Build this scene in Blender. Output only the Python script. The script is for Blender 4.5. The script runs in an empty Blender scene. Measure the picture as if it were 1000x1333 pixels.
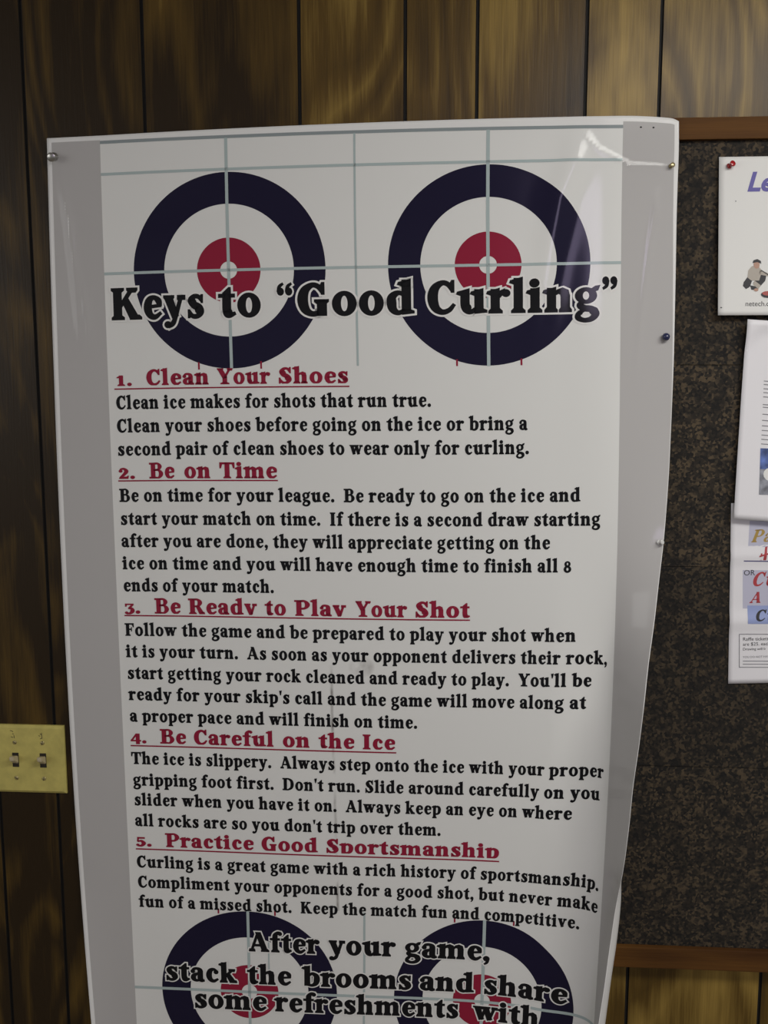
import bpy, bmesh, math, random
import numpy as np
from mathutils import Vector, Matrix
random.seed(7)
C = bpy.context.scene.collection
scene = bpy.context.scene
EYE = 1.83                                   # camera height above the floor

# ---------------------------------------------------------------- camera
CAM_DIST, PITCH, YAW, ROLL, FPX = 1.48663, 0.139749, 0.066049, -0.000594, 1300.0
def cam_axes():
    cp, sp, cy, sy, cr, sr = math.cos(PITCH), math.sin(PITCH), math.cos(YAW), math.sin(YAW), math.cos(ROLL), math.sin(ROLL)
    f = Vector((-sy * cp, cy * cp, -sp)); r = Vector((cy, sy, 0)); u = r.cross(f)
    return r * cr + u * sr, u * cr - r * sr, f
RX, UP, FW = cam_axes()
cam_data = bpy.data.cameras.new('camera')
cam_data.sensor_fit = 'VERTICAL'; cam_data.sensor_height = 36.0; cam_data.lens = FPX / 1333 * 36.0
cam_data.clip_start = 0.05
cam = bpy.data.objects.new('camera', cam_data); C.objects.link(cam)
M4 = Matrix((RX, UP, -FW)).transposed().to_4x4(); M4.translation = Vector((0, -CAM_DIST, EYE))
cam.matrix_world = M4
scene.camera = cam
def at(x, y, d=0.0):
    """point of the scene seen at photo pixel x, y lying d metres in front of the panelled wall"""
    r = RX * ((x - 500) / FPX) + UP * ((666.5 - y) / FPX) + FW
    return Vector((0, -CAM_DIST, EYE)) + r * ((CAM_DIST - d) / r.y)

# ---------------------------------------------------------------- light and exposure
scene.view_settings.view_transform = 'Standard'; scene.view_settings.look = 'None'
scene.view_settings.gamma = 1.0; scene.view_settings.use_curve_mapping = False
scene.view_settings.exposure = -0.22
world = bpy.data.worlds.new('room_ambience'); scene.world = world; world.use_nodes = True
world.node_tree.nodes['Background'].inputs['Color'].default_value = (1.0, 0.98, 0.95, 1)
world.node_tree.nodes['Background'].inputs['Strength'].default_value = 0.26
def area(name, loc, target, sx, sy, power, color):
    l = bpy.data.lights.new(name, 'AREA'); l.shape = 'RECTANGLE'; l.size = sx; l.size_y = sy; l.energy = power; l.color = color
    o = bpy.data.objects.new(name, l); C.objects.link(o); o.location = loc
    o.rotation_euler = (Vector(target) - Vector(loc)).to_track_quat('-Z', 'Y').to_euler()
    return o
area('ceiling_or_fill_light', (0.90, -1.12, 2.56), (0.75, -0.70, 0), 1.2, 0.35, 25, (1.0, 0.98, 0.93))
area('ceiling_or_fill_light', (0.27, -2.95, 2.54), (0.15, -1.0, 0.9), 0.32, 1.1, 9, (0.80, 0.68, 1.0))  # added light, tinted and sized for a violet sheen on the upper right target
area('ceiling_or_fill_light', (-2.9, -2.5, 2.45), (0.15, 0, 0.7), 2.2, 1.6, 32, (1.0, 0.99, 0.97))  # broad unseen fill, added to even out the poster's left and bottom

# ---------------------------------------------------------------- materials
def nodes(name):
    m = bpy.data.materials.new(name); m.use_nodes = True
    nt = m.node_tree
    return m, nt, nt.nodes['Principled BSDF'], nt.nodes.new, nt.links.new
def plain(name, col, rough=.6, coat=0.0, coat_rough=.1, metal=0.0, trans=0.0, mottle=0.0, scale=30):
    m, nt, b, N, L = nodes(name)
    b.inputs['Base Color'].default_value = (*col, 1); b.inputs['Roughness'].default_value = rough
    b.inputs['Coat Weight'].default_value = coat; b.inputs['Coat Roughness'].default_value = coat_rough
    b.inputs['Metallic'].default_value = metal; b.inputs['Transmission Weight'].default_value = trans
    if mottle:
        tc = N('ShaderNodeTexCoord'); n = N('ShaderNodeTexNoise'); n.inputs['Scale'].default_value = scale; n.inputs['Detail'].default_value = 5
        r = N('ShaderNodeValToRGB')
        r.color_ramp.elements[0].position = .3; r.color_ramp.elements[1].position = .7
        r.color_ramp.elements[0].color = (*[c * (1 - mottle) for c in col], 1); r.color_ramp.elements[1].color = (*[min(1, c * (1 + mottle)) for c in col], 1)
        L(tc.outputs['Object'], n.inputs['Vector']); L(n.outputs['Fac'], r.inputs['Fac']); L(r.outputs['Color'], b.inputs['Base Color'])
    return m
def laminated(name, col):
    m = plain(name, col, .65, .36, .10)
    m.node_tree.nodes['Principled BSDF'].inputs['Specular IOR Level'].default_value = .1
    return m
def wood(name, cols, plank=True, rough=.38, coat=.0, vertical=True):
    """printed wood panelling: flame figure, streaks and fine pores; tone changes from plank to plank"""
    m, nt, b, N, L = nodes(name)
    tc = N('ShaderNodeTexCoord'); sep = N('ShaderNodeSeparateXYZ'); L(tc.outputs['Object'], sep.inputs[0])
    along, across = ('Z', 'X') if vertical else ('X', 'Z')
    if plank:
        at_ = N('ShaderNodeAttribute'); at_.attribute_name = 'plank'; pl = at_.outputs['Fac']
    else:
        v = N('ShaderNodeValue'); v.outputs[0].default_value = .4; pl = v.outputs[0]
    def mth(op, a, b_=None):
        n = N('ShaderNodeMath'); n.operation = op
        for i, q in enumerate((a, b_)):
            if q is None: continue
            if isinstance(q, (int, float)): n.inputs[i].default_value = q
            else: L(q, n.inputs[i])
        return n.outputs[0]
    off = mth('MULTIPLY', pl, 37.0)
    def coords(sx, sz):
        c = N('ShaderNodeCombineXYZ')
        L(mth('MULTIPLY', sep.outputs[across], sx), c.inputs[0]); L(mth('MULTIPLY', sep.outputs[along], sz), c.inputs[1]); L(off, c.inputs[2])
        return c.outputs[0]
    def noise(sx, sz, detail=3, dist=0.0):
        n = N('ShaderNodeTexNoise'); n.inputs['Scale'].default_value = 1; n.inputs['Detail'].default_value = detail; n.inputs['Distortion'].default_value = dist
        L(coords(sx, sz), n.inputs['Vector']); return n.outputs['Fac']
    flame = noise(6.5, 2.6, 2, 1.0)
    rings = mth('PINGPONG', mth('MULTIPLY', noise(4.5, 1.5, 1, .5), 22.0), 1.0)
    streak = noise(70, 2.5, 3)
    pore = noise(420, 16, 2)
    f = mth('ADD', mth('MULTIPLY', flame, .46), mth('MULTIPLY', rings, .11))
    f = mth('ADD', f, mth('MULTIPLY', streak, .20)); f = mth('ADD', f, mth('MULTIPLY', pore, .12))
    if plank: f = mth('ADD', f, mth('MULTIPLY', mth('SUBTRACT', pl, .5), .34))
    r = N('ShaderNodeValToRGB'); e = r.color_ramp.elements
    e[0].position = .36; e[0].color = (*cols[0], 1); e[1].position = .74; e[1].color = (*cols[2], 1)
    k = e.new(.54); k.color = (*cols[1], 1)
    L(f, r.inputs['Fac']); L(r.outputs['Color'], b.inputs['Base Color'])
    b.inputs['Roughness'].default_value = rough; b.inputs['Coat Weight'].default_value = coat; b.inputs['Coat Roughness'].default_value = .3; b.inputs['Specular IOR Level'].default_value = .2
    bp = N('ShaderNodeBump'); bp.inputs['Strength'].default_value = .12; bp.inputs['Distance'].default_value = .002
    L(pore, bp.inputs['Height']); L(bp.outputs['Normal'], b.inputs['Normal'])
    return m
def cork(name, tint):
    m, nt, b, N, L = nodes(name)
    tc = N('ShaderNodeTexCoord')
    v = N('ShaderNodeTexVoronoi'); v.inputs['Scale'].default_value = 270; v.inputs['Randomness'].default_value = 1
    n = N('ShaderNodeTexNoise'); n.inputs['Scale'].default_value = 55; n.inputs['Detail'].default_value = 4
    L(tc.outputs['Object'], n.inputs['Vector'])
    mix0 = N('ShaderNodeMix'); mix0.data_type = 'VECTOR'; mix0.inputs[0].default_value = .008
    L(tc.outputs['Object'], mix0.inputs[4]); L(n.outputs['Color'], mix0.inputs[5]); L(mix0.outputs[1], v.inputs['Vector'])
    bw = N('ShaderNodeRGBToBW'); L(v.outputs['Color'], bw.inputs[0])
    r = N('ShaderNodeValToRGB'); e = r.color_ramp.elements
    e[0].position = .2; e[0].color = (.008 * tint, .006 * tint, .004 * tint, 1); e[1].position = .85; e[1].color = (.22 * tint, .155 * tint, .085 * tint, 1)
    k = e.new(.52); k.color = (.058 * tint, .042 * tint, .025 * tint, 1)
    s = N('ShaderNodeMath'); s.operation = 'MULTIPLY'; L(bw.outputs[0], s.inputs[0]); L(n.outputs['Fac'], s.inputs[1])
    s2 = N('ShaderNodeMath'); s2.operation = 'MULTIPLY'; L(s.outputs[0], s2.inputs[0]); s2.inputs[1].default_value = 2.0
    L(s2.outputs[0], r.inputs['Fac']); L(r.outputs['Color'], b.inputs['Base Color']); b.inputs['Roughness'].default_value = .85
    bp = N('ShaderNodeBump'); bp.inputs['Strength'].default_value = .5; bp.inputs['Distance'].default_value = .002
    L(s2.outputs[0], bp.inputs['Height']); L(bp.outputs['Normal'], b.inputs['Normal'])
    return m
def print_stock(name, col):
    """off-white print with the dirty crease that runs down its middle (a stain, in sheet coordinates)"""
    m, nt, b, N, L = nodes(name)
    b.inputs['Roughness'].default_value = .65; b.inputs['Coat Weight'].default_value = .36; b.inputs['Coat Roughness'].default_value = .10; b.inputs['Specular IOR Level'].default_value = .1
    uv = N('ShaderNodeUVMap'); sep = N('ShaderNodeSeparateXYZ'); L(uv.outputs[0], sep.inputs[0])
    def mth(op, a, b_=None, clamp=False):
        n = N('ShaderNodeMath'); n.operation = op; n.use_clamp = clamp
        for i, q in enumerate((a, b_)):
            if q is None: continue
            if isinstance(q, (int, float)): n.inputs[i].default_value = q
            else: L(q, n.inputs[i])
        return n.outputs[0]
    u, v = sep.outputs[0], sep.outputs[1]                      # v = 1 equals 1000 rows
    n1 = N('ShaderNodeTexNoise'); n1.inputs['Scale'].default_value = 22; n1.inputs['Detail'].default_value = 4; L(uv.outputs[0], n1.inputs['Vector'])
    n2 = N('ShaderNodeTexNoise'); n2.inputs['Scale'].default_value = 9; n2.inputs['Detail'].default_value = 2; L(uv.outputs[0], n2.inputs['Vector'])
    c = mth('ADD', mth('MULTIPLY', mth('SUBTRACT', v, .85), .028), mth('ADD', .4345, mth('MULTIPLY', mth('SUBTRACT', n2.outputs['Fac'], .5), .006)))
    d = mth('ABSOLUTE', mth('SUBTRACT', u, c))
    line = mth('SUBTRACT', 1.0, mth('DIVIDE', d, .0045), True)
    gate = mth('MULTIPLY', mth('GREATER_THAN', v, .835), mth('LESS_THAN', v, 1.175))
    pat = mth('MULTIPLY', mth('SUBTRACT', n1.outputs['Fac'], .42), 4.0, True)
    fac = mth('MULTIPLY', mth('MULTIPLY', line, gate), mth('MULTIPLY', pat, .9))
    d2 = mth('ADD', mth('POWER', mth('DIVIDE', mth('SUBTRACT', u, .497), .028), 2.0), mth('POWER', mth('DIVIDE', mth('SUBTRACT', v, .862), .014), 2.0))
    sm = mth('MULTIPLY', mth('SUBTRACT', 1.0, d2, True), mth('MULTIPLY', pat, .7))
    fac = mth('MAXIMUM', fac, sm)
    mix = N('ShaderNodeMix'); mix.data_type = 'RGBA'; mix.inputs[6].default_value = (*col, 1); mix.inputs[7].default_value = (.12, .10, .085, 1)
    L(fac, mix.inputs[0]); L(mix.outputs[2], b.inputs['Base Color'])
    return m
WALNUT = [(.022, .0125, .004), (.102, .059, .011), (.37, .245, .058)]
M = dict(
    panel=wood('wood_panelling', WALNUT, coat=.14),
    groove=plain('groove_black', (.006, .005, .004), .7),
    rail=wood('oak_rail', [(.055, .021, .005), (.115, .049, .010), (.175, .084, .020)], plank=False, rough=.7, vertical=False),
    floor=plain('floor_tile', (.30, .26, .21), .5, mottle=.15, scale=6), ceiling=plain('ceiling_tile', (.75, .74, .70), .9, mottle=.06, scale=40),
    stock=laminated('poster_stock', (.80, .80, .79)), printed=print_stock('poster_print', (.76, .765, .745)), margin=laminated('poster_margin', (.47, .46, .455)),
    navy=laminated('navy_ink', (.008, .006, .028)), red=laminated('crimson_ink', (.28, .012, .040)), black=laminated('black_ink', (.005, .005, .007)),
    line=laminated('blue_grey_ink', (.42, .50, .50)), topline=laminated('slate_ink', (.27, .31, .32)), halo=laminated('white_halo_ink', (.80, .795, .775)),
    paper=plain('white_paper', (.76, .76, .74), .7), paper_b=plain('bright_paper', (.78, .77, .80), .7),
    plate=plain('brass_plate', (.52, .45, .13), .42, metal=0.0, mottle=.12, scale=60), plate_dark=plain('switch_slot', (.02, .015, .008), .8),
    toggle=plain('ivory_toggle', (.50, .43, .28), .45), screw=plain('plate_screw', (.42, .36, .16), .35, metal=.5), pencil=plain('pencil_mark', (.06, .05, .03), .8),
    redpin=plain('red_plastic', (.38, .010, .016), .22, coat=.5), clearpin=plain('clear_plastic', (.85, .85, .83), .12, trans=.25, coat=.5), steel=plain('pin_steel', (.45, .44, .42), .3, metal=1.0),
    goldpin=plain('brass_pin', (.42, .36, .20), .3, metal=.7), bluepin=plain('navy_plastic', (.015, .020, .075), .3, coat=.5),
    purple=plain('violet_ink', (.115, .10, .36), .6), ink=plain('flyer_black_ink', (.03, .03, .035), .6), grey=plain('flyer_grey_ink', (.22, .22, .24), .6),
    gold=plain('gold_ink', (.40, .27, .07), .6), script_red=plain('red_script_ink', (.42, .05, .06), .6), lavender=plain('lavender_ink', (.50, .50, .62), .6), sky=plain('blue_box_ink', (.30, .36, .62), .6),
    navyrule=plain('navy_rule_ink', (.08, .07, .20), .6), skin=plain('flyer_skin_ink', (.45, .27, .20), .6), khaki=plain('flyer_khaki_ink', (.42, .38, .33), .6), stone=plain('flyer_red_ink', (.40, .09, .08), .6),
    photo_blue=plain('photo_blue_ink', (.10, .16, .42), .6, mottle=.6, scale=60), photo_grey=plain('photo_grey_ink', (.25, .26, .30), .6, mottle=.5, scale=90),
)
def cork_set():
    return [cork('cork_%d' % i, t) for i, t in enumerate((.30, .36, .24, .31))]

# ---------------------------------------------------------------- object helpers
def link(name, mesh, mat, parent=None, smooth=False):
    o = bpy.data.objects.new(name, mesh); C.objects.link(o)
    for m in (mat if isinstance(mat, (list, tuple)) else [mat]):
        mesh.materials.append(m)
    if parent: o.parent = parent; o.matrix_parent_inverse = parent.matrix_world.inverted()
    if smooth:
        for p in mesh.polygons: p.use_smooth = True
    return o
def from_bm(name, bm, mat, parent=None, smooth=False):
    me = bpy.data.meshes.new(name); bm.to_mesh(me); bm.free()
    return link(name, me, mat, parent, smooth)
def thing(name, label, cat, loc, group=None):
    o = bpy.data.objects.new(name, None); C.objects.link(o); o.location = loc; o.empty_display_size = .05
    o['label'] = label; o['category'] = cat
    if group: o['group'] = group
    bpy.context.view_layer.update()
    return o
def note(o, label):
    o['label'] = label; return o
def bx(bm, x0, x1, y0, y1, z0, z1, bevel=0.0):
    v = [bm.verts.new((x, y, z)) for x in (x0, x1) for y in (y0, y1) for z in (z0, z1)]
    fs = [bm.faces.new([v[i] for i in q]) for q in ((0, 1, 3, 2), (4, 6, 7, 5), (0, 4, 5, 1), (2, 3, 7, 6), (0, 2, 6, 4), (1, 5, 7, 3))]
    if bevel:
        bmesh.ops.bevel(bm, geom=list({e for f in fs for e in f.edges}), offset=bevel, segments=2, affect='EDGES', profile=.6)
    return fs
def box(name, mat, x0, x1, y0, y1, z0, z1, bevel=0.0, parent=None):
    bm = bmesh.new(); bx(bm, x0, x1, y0, y1, z0, z1, bevel); bmesh.ops.recalc_face_normals(bm, faces=bm.faces)
    return from_bm(name, bm, mat, parent)
def lathe(name, mat, prof, base, axis, parent=None, seg=24):
    """solid of revolution: prof = (distance along axis, radius)"""
    a = Vector(axis).normalized(); t = a.orthogonal().normalized(); s = a.cross(t); base = Vector(base)
    bm = bmesh.new(); rings = []
    for h, r in prof:
        rings.append([bm.verts.new(base + a * h + (t * math.cos(k * 2 * math.pi / seg) + s * math.sin(k * 2 * math.pi / seg)) * r) for k in range(seg)])
    for A, B in zip(rings, rings[1:]):
        for k in range(seg): bm.faces.new((A[k], A[(k + 1) % seg], B[(k + 1) % seg], B[k]))
    bm.faces.new(rings[0][::-1]); bm.faces.new(rings[-1]); bmesh.ops.recalc_face_normals(bm, faces=bm.faces)
    return from_bm(name, bm, mat, parent, True)
def structure(o):
    o['kind'] = 'structure'; return o

# ---------------------------------------------------------------- the room
GROOVES = [-1.445, -1.343, -1.191, -1.09, -.938, -.836, -.7192, -.6235, -.4455, -.2189, -.0678, .0337, .1857, .2880, .494, .595, .747, .949, 1.05, 1.202, 1.40]
GROOVES = [round(-3.5 + .152 * i, 3) for i in range(13)] + GROOVES + [1.552, 1.704, 1.806, 1.958, 2.161, 2.313, 2.466]
def panelled_wall():
    bm = bmesh.new(); lay = bm.faces.layers.float.new('plank')
    z0, z1, w, dp = 0.0, 2.62, .0026, .004
    prof = [(-3.6, 0, 0)]
    for g in GROOVES:
        prof += [(g - w, 0, 1), (g - w * .55, dp, 1), (g + w * .55, dp, 1), (g + w, 0, 0)]
    prof += [(2.6, 0, 0)]
    vs = [(bm.verts.new((x, y, z0)), bm.verts.new((x, y, z1))) for x, y, _ in prof]
    rnd = [random.random() for _ in range(60)]
    k = 0
    tone = {5: .3, 6: .35, 7: .22, 8: .32, 9: .44, 10: .62, 11: .74, 12: .74, 13: .98, 14: .90, 15: .7}  # brighter to the right: partly light falloff and sheen put into plank colour
    for i in range(len(prof) - 1):
        f = bm.faces.new((vs[i][0], vs[i + 1][0], vs[i + 1][1], vs[i][1]))
        groove = prof[i][2] == 1
        if groove: f.material_index = 1
        else: f[lay] = tone.get(k - 13, rnd[k]) ; k += 1
    b = [bm.verts.new((x, .06, z)) for x in (-3.6, 2.6) for z in (z0, z1)]
    bm.faces.new((b[2], b[0], b[1], b[3])); 
    return structure(from_bm('wall_back', bm, [M['panel'], M['groove']]))
panelled_wall()
structure(box('floor', M['floor'], -3.6, 2.6, -4.6, .06, -.08, 0))
structure(box('ceiling', M['ceiling'], -3.6, 2.6, -4.6, .06, 2.62, 2.70))

# ---------------------------------------------------------------- cork notice board
BX0, BX1, BZ = .17, 1.12, (EYE - .9202, EYE - .8862, EYE + .3176, EYE + .347)
board = thing('notice_board', 'dark cork notice board in a brown wooden frame, on the panelled wall behind the poster', 'notice board', ((BX0 + BX1) / 2, 0, BZ[0]))
box('frame_rail', M['rail'], BX0, BX1, -.022, 0, BZ[2], BZ[3], .0012, board)
box('frame_rail', M['rail'], BX0, BX1, -.022, 0, BZ[0], BZ[1], .0012, board)
box('frame_stile', M['rail'], BX0, BX0 + .03, -.022, 0, BZ[1], BZ[2], .0012, board)
box('frame_stile', M['rail'], BX1 - .03, BX1, -.022, 0, BZ[1], BZ[2], .0012, board)
seams = [BZ[1], EYE - .5939, EYE - .2851, EYE + .0091, BZ[2]]
CK = cork_set()
for i in range(4):
    for a, b_ in ((BX0 + .03, .56), (.56, .865), (.865, BX1 - .03)):
        box('cork_tile', CK[3 - i], a + .0003, b_ - .0003, -.0135 + .0004 * (i % 2), 0, seams[i] + .0004, seams[i + 1] - .0004, 0, board)

# ---------------------------------------------------------------- serif lettering drawn as outlines
def catmull(pts, n=5):
    out = []
    m = len(pts)
    if m == 2:
        return [tuple(p) for p in pts]
    for i in range(m - 1):
        p0 = pts[i - 1] if i > 0 else [2 * a - b for a, b in zip(pts[0], pts[1])]
        p1, p2 = pts[i], pts[i + 1]
        p3 = pts[i + 2] if i + 2 < m else [2 * a - b for a, b in zip(pts[-1], pts[-2])]
        for k in range(n):
            t = k / n
            out.append(tuple(0.5 * (2 * b + (c - a) * t + (2 * a - 5 * b + 4 * c - d) * t * t + (3 * b - a - 3 * c + d) * t ** 3)
                             for a, b, c, d in zip(p0, p1, p2, p3)))
    out.append(tuple(pts[-1]))
    return out

class Pen:
    """collects convex pieces of a letter; grow() fattens every piece by o for an outlined letter"""
    def __init__(self, o=0.0):
        self.o = o
        self.faces = []
    def poly(self, pts):
        a = sum(pts[i][0] * pts[(i + 1) % len(pts)][1] - pts[(i + 1) % len(pts)][0] * pts[i][1] for i in range(len(pts)))
        if a < 0:
            pts = pts[::-1]
        o = self.o
        if o:
            n = len(pts)
            res = []
            for i in range(n):
                (x0, y0), (x1, y1), (x2, y2) = pts[i - 1], pts[i], pts[(i + 1) % n]
                d1 = math.hypot(x1 - x0, y1 - y0) or 1e-9
                d2 = math.hypot(x2 - x1, y2 - y1) or 1e-9
                n1 = ((y1 - y0) / d1, -(x1 - x0) / d1)
                n2 = ((y2 - y1) / d2, -(x2 - x1) / d2)
                k = max(0.35, 1 + n1[0] * n2[0] + n1[1] * n2[1])
                res.append((x1 + o * (n1[0] + n2[0]) / k, y1 + o * (n1[1] + n2[1]) / k))
            pts = res
        self.faces.append(pts)
    def box(self, x0, y0, x1, y1):
        self.poly([(x0, y0), (x1, y0), (x1, y1), (x0, y1)])
    def disc(self, x, y, r, ry=None):
        ry = ry or r
        self.faces.append([(x + (r + self.o) * math.cos(k * math.pi / 7), y + (ry + self.o) * math.sin(k * math.pi / 7)) for k in range(14)])
    def ring(self, x, y, rx, ry, ix, iy):
        o = self.o
        n = 28
        P = [(math.cos(k * 2 * math.pi / n), math.sin(k * 2 * math.pi / n)) for k in range(n)]
        ix, iy = max(ix - o, .004), max(iy - o, .004)
        for k in range(n):
            a, b = P[k], P[(k + 1) % n]
            self.faces.append([(x + ix * a[0], y + iy * a[1]), (x + (rx + o) * a[0], y + (ry + o) * a[1]),
                               (x + (rx + o) * b[0], y + (ry + o) * b[1]), (x + ix * b[0], y + iy * b[1])])
    def rib(self, *pts, n=5):
        P = catmull(pts, n)
        o = self.o
        L, R = [], []
        m = len(P)
        for i, (x, y, w) in enumerate(P):
            a, b = P[max(0, i - 1)], P[min(m - 1, i + 1)]
            dx, dy = b[0] - a[0], b[1] - a[1]
            d = math.hypot(dx, dy) or 1e-9
            dx, dy = dx / d, dy / d
            e = -o if i == 0 else (o if i == m - 1 else 0)
            h = w / 2 + o
            x, y = x + dx * e, y + dy * e
            L.append((x - dy * h, y + dx * h))
            R.append((x + dy * h, y - dx * h))
        for i in range(m - 1):
            self.faces.append([R[i], R[i + 1], L[i + 1], L[i]])
    # recurring letter pieces
    def strip(self, A, B):
        o = self.o
        P = []
        for (x0, y0), (x1, y1) in zip(A, B):
            d = math.hypot(x1 - x0, y1 - y0) or 1e-9
            ex, ey = (x1 - x0) / d * o, (y1 - y0) / d * o
            P.append(((x0 - ex, y0 - ey), (x1 + ex, y1 + ey)))
        for (a, b), (c, d) in zip(P, P[1:]):
            self.faces.append([a, c, d, b])
    def foot(self, x0, x1, y=0.0, up=1):
        m = (x0 + x1) / 2
        if x1 - x0 < .36: x0, x1 = m + (x0 - m) * .84, m + (x1 - m) * .84
        self.poly([(x0, y), (x1, y), (x1, y + .038 * up), (m + .08, y + .085 * up), (m - .08, y + .085 * up), (x0, y + .038 * up)])
    def flag(self, x, y, s=.15):
        self.poly([(x - .085, y - .085), (x - .07, y - .045), (x + s, y + .02), (x + s, y - .12), (x, y - .12)])
    def stem(self, x, y0, y1, s=.15):
        self.box(x, y0, x + s, y1)

S, T = .15, .06
def g_a(p):
    p.rib((.075, .38, .07), (.13, .455, .075), (.23, .472, .075), (.315, .41, .14), (.325, .29, S), (.325, .1, S), (.37, .03, .10), (.45, .035, .05))
    p.rib((.32, .285, .055), (.21, .27, .075), (.115, .20, .13), (.105, .11, .14), (.155, .045, .09), (.24, .035, .07), (.32, .10, .05))
    p.disc(.085, .365, .06); p.disc(.345, .08, .065); return .47
def bowl(p, x0, y0=0):
    p.rib((x0, .40 + y0, .05), (x0 + .09, .462 + y0, .08), (x0 + .205, .385 + y0, .135), (x0 + .225, .245 + y0, .16), (x0 + .19, .10 + y0, .13), (x0 + .08, .028 + y0, .08), (x0 - .05, .045 + y0, .06))
def g_b(p):
    p.stem(.07, .02, .73); p.flag(.07, .73); bowl(p, .21); return .54
def g_c(p):
    p.rib((.375, .39, .07), (.28, .468, .075), (.165, .41, .13), (.125, .245, .16), (.17, .09, .13), (.28, .032, .09), (.41, .11, .045))
    p.disc(.355, .365, .065); return .45
def g_d(p):
    p.rib((.36, .42, .05), (.25, .462, .08), (.135, .38, .135), (.12, .245, .16), (.15, .10, .13), (.25, .028, .08), (.36, .08, .05))
    p.stem(.33, .03, .73); p.flag(.33, .73); p.poly([(.33, .0), (.545, .025), (.545, .06), (.48, .09), (.33, .1)]); return .56
def g_e(p):
    p.poly([(.14, .235), (.43, .265), (.43, .315), (.14, .285)])
    p.rib((.40, .285, .08), (.375, .395, .115), (.275, .468, .075), (.165, .41, .13), (.125, .245, .16), (.17, .09, .13), (.285, .032, .09), (.425, .12, .045)); return .47
def g_f(p):
    p.stem(.1, 0, .52); p.rib((.175, .5, S), (.185, .61, .14), (.26, .70, .08), (.34, .695, .07)); p.disc(.345, .665, .058)
    p.box(.015, .435, .33, .495); p.foot(.03, .33); return .36
def g_g(p):
    p.ring(.22, .335, .195, .165, .075, .105); p.poly([(.3, .40), (.44, .455), (.47, .54), (.40, .53), (.32, .47)])
    p.rib((.15, .20, .06), (.10, .125, .09), (.19, .065, .11), (.33, .04, .11), (.405, -.055, .12), (.33, -.165, .09), (.19, -.195, .07), (.075, -.14, .09), (.085, -.05, .07), (.17, .02, .05)); p.disc(.37, .0, .075); p.disc(.125, .12, .05); p.disc(.11, -.03, .04); return .48
def arch(p, x, h=0.0):
    p.strip([(x, .31), (x + .04, .37), (x + .085, .395), (x + .125, .375), (x + .135, .32)],
            [(x - .01, .40), (x + .05, .465), (x + .15, .51), (x + .26, .46), (x + .285, .34)]); p.box(x + .135, 0, x + .285, .345); p.foot(x + .08, x + .345)
def g_h(p):
    p.stem(.07, 0, .73); p.flag(.07, .73); p.foot(0, .275); arch(p, .2); return .57
def g_i(p):
    p.stem(.075, 0, .5); p.flag(.075, .5); p.foot(0, .3); p.disc(.14, .625, .085); return .31
def g_k(p):
    p.stem(.07, 0, .73); p.flag(.07, .73); p.foot(0, .275)
    p.rib((.2, .23, .055), (.40, .45, .07)); p.foot(.29, .52, .495, -1); p.rib((.28, .29, .12), (.42, .04, .17)); p.foot(.33, .58); return .57
def g_l(p):
    p.stem(.075, 0, .73); p.flag(.075, .73); p.foot(0, .3); return .31
def g_m(p):
    p.stem(.07, 0, .5); p.flag(.07, .5); p.foot(0, .275); arch(p, .2); arch(p, .47); return .84
def g_n(p):
    p.stem(.07, 0, .5); p.flag(.07, .5); p.foot(0, .275); arch(p, .2); return .57
def g_o(p):
    p.ring(.255, .248, .225, .262, .08, .185); return .51
def g_p(p):
    p.stem(.07, -.21, .5); p.flag(.07, .5); p.foot(0, .29, -.21); bowl(p, .21); return .54
def g_r(p):
    p.stem(.07, 0, .5); p.flag(.07, .5); p.foot(0, .30); p.rib((.2, .33, .05), (.265, .425, .08), (.335, .45, .11)); p.disc(.355, .42, .072); return .43
def g_s(p):
    p.rib((.34, .39, .05), (.285, .457, .07), (.19, .467, .085), (.115, .385, .125), (.175, .285, .14), (.29, .215, .145), (.325, .115, .125), (.25, .032, .085), (.14, .035, .075), (.07, .13, .05)); p.disc(.15, .335, .075); p.disc(.285, .165, .078)
    p.poly([(.315, .43), (.345, .5), (.375, .5), (.37, .33), (.345, .33)]); p.poly([(.045, .17), (.075, .17), (.12, .06), (.075, 0), (.045, 0)]); return .42
def g_t(p):
    p.rib((.175, .5, S), (.175, .12, S), (.225, .04, .11), (.34, .075, .045)); p.disc(.19, .10, .085); p.box(.015, .435, .33, .495); p.poly([(.10, .48), (.25, .48), (.25, .64), (.22, .64), (.10, .52)]); return .36
def g_u(p):
    p.flag(.08, .5); p.rib((.155, .44, S), (.155, .17, S), (.195, .06, .12), (.28, .035, .08), (.37, .10, .05)); p.disc(.18, .12, .085); p.stem(.35, .02, .5); p.flag(.35, .5)
    p.poly([(.35, 0), (.575, .02), (.575, .055), (.5, .09), (.35, .1)]); return .585
def g_v(p):
    p.rib((.12, .47, .165), (.265, .03, .14)); p.rib((.255, .03, .06), (.395, .47, .065)); p.foot(.0, .27, .495, -1); p.foot(.305, .5, .495, -1); return .5
def g_w(p):
    p.rib((.12, .47, .165), (.25, .03, .14)); p.rib((.24, .03, .06), (.37, .47, .065)); p.rib((.37, .47, .165), (.50, .03, .14)); p.rib((.49, .03, .06), (.63, .47, .065))
    p.foot(.0, .5, .495, -1); p.foot(.54, .74, .495, -1); return .74
def g_y(p):
    p.rib((.12, .47, .165), (.275, .03, .14)); p.rib((.415, .47, .065), (.28, .03, .075), (.215, -.12, .085), (.12, -.175, .075)); p.disc(.095, -.145, .065)
    p.foot(.0, .27, .495, -1); p.foot(.325, .52, .495, -1); return .52
C_ = .17
def g_A(p):
    p.rib((.10, .03, .06), (.315, .67, .07)); p.poly([(.24, .69), (.40, .69), (.64, 0), (.46, 0)]); p.box(.16, .19, .5, .25); p.foot(0, .23); p.foot(.40, .70); return .70
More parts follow.
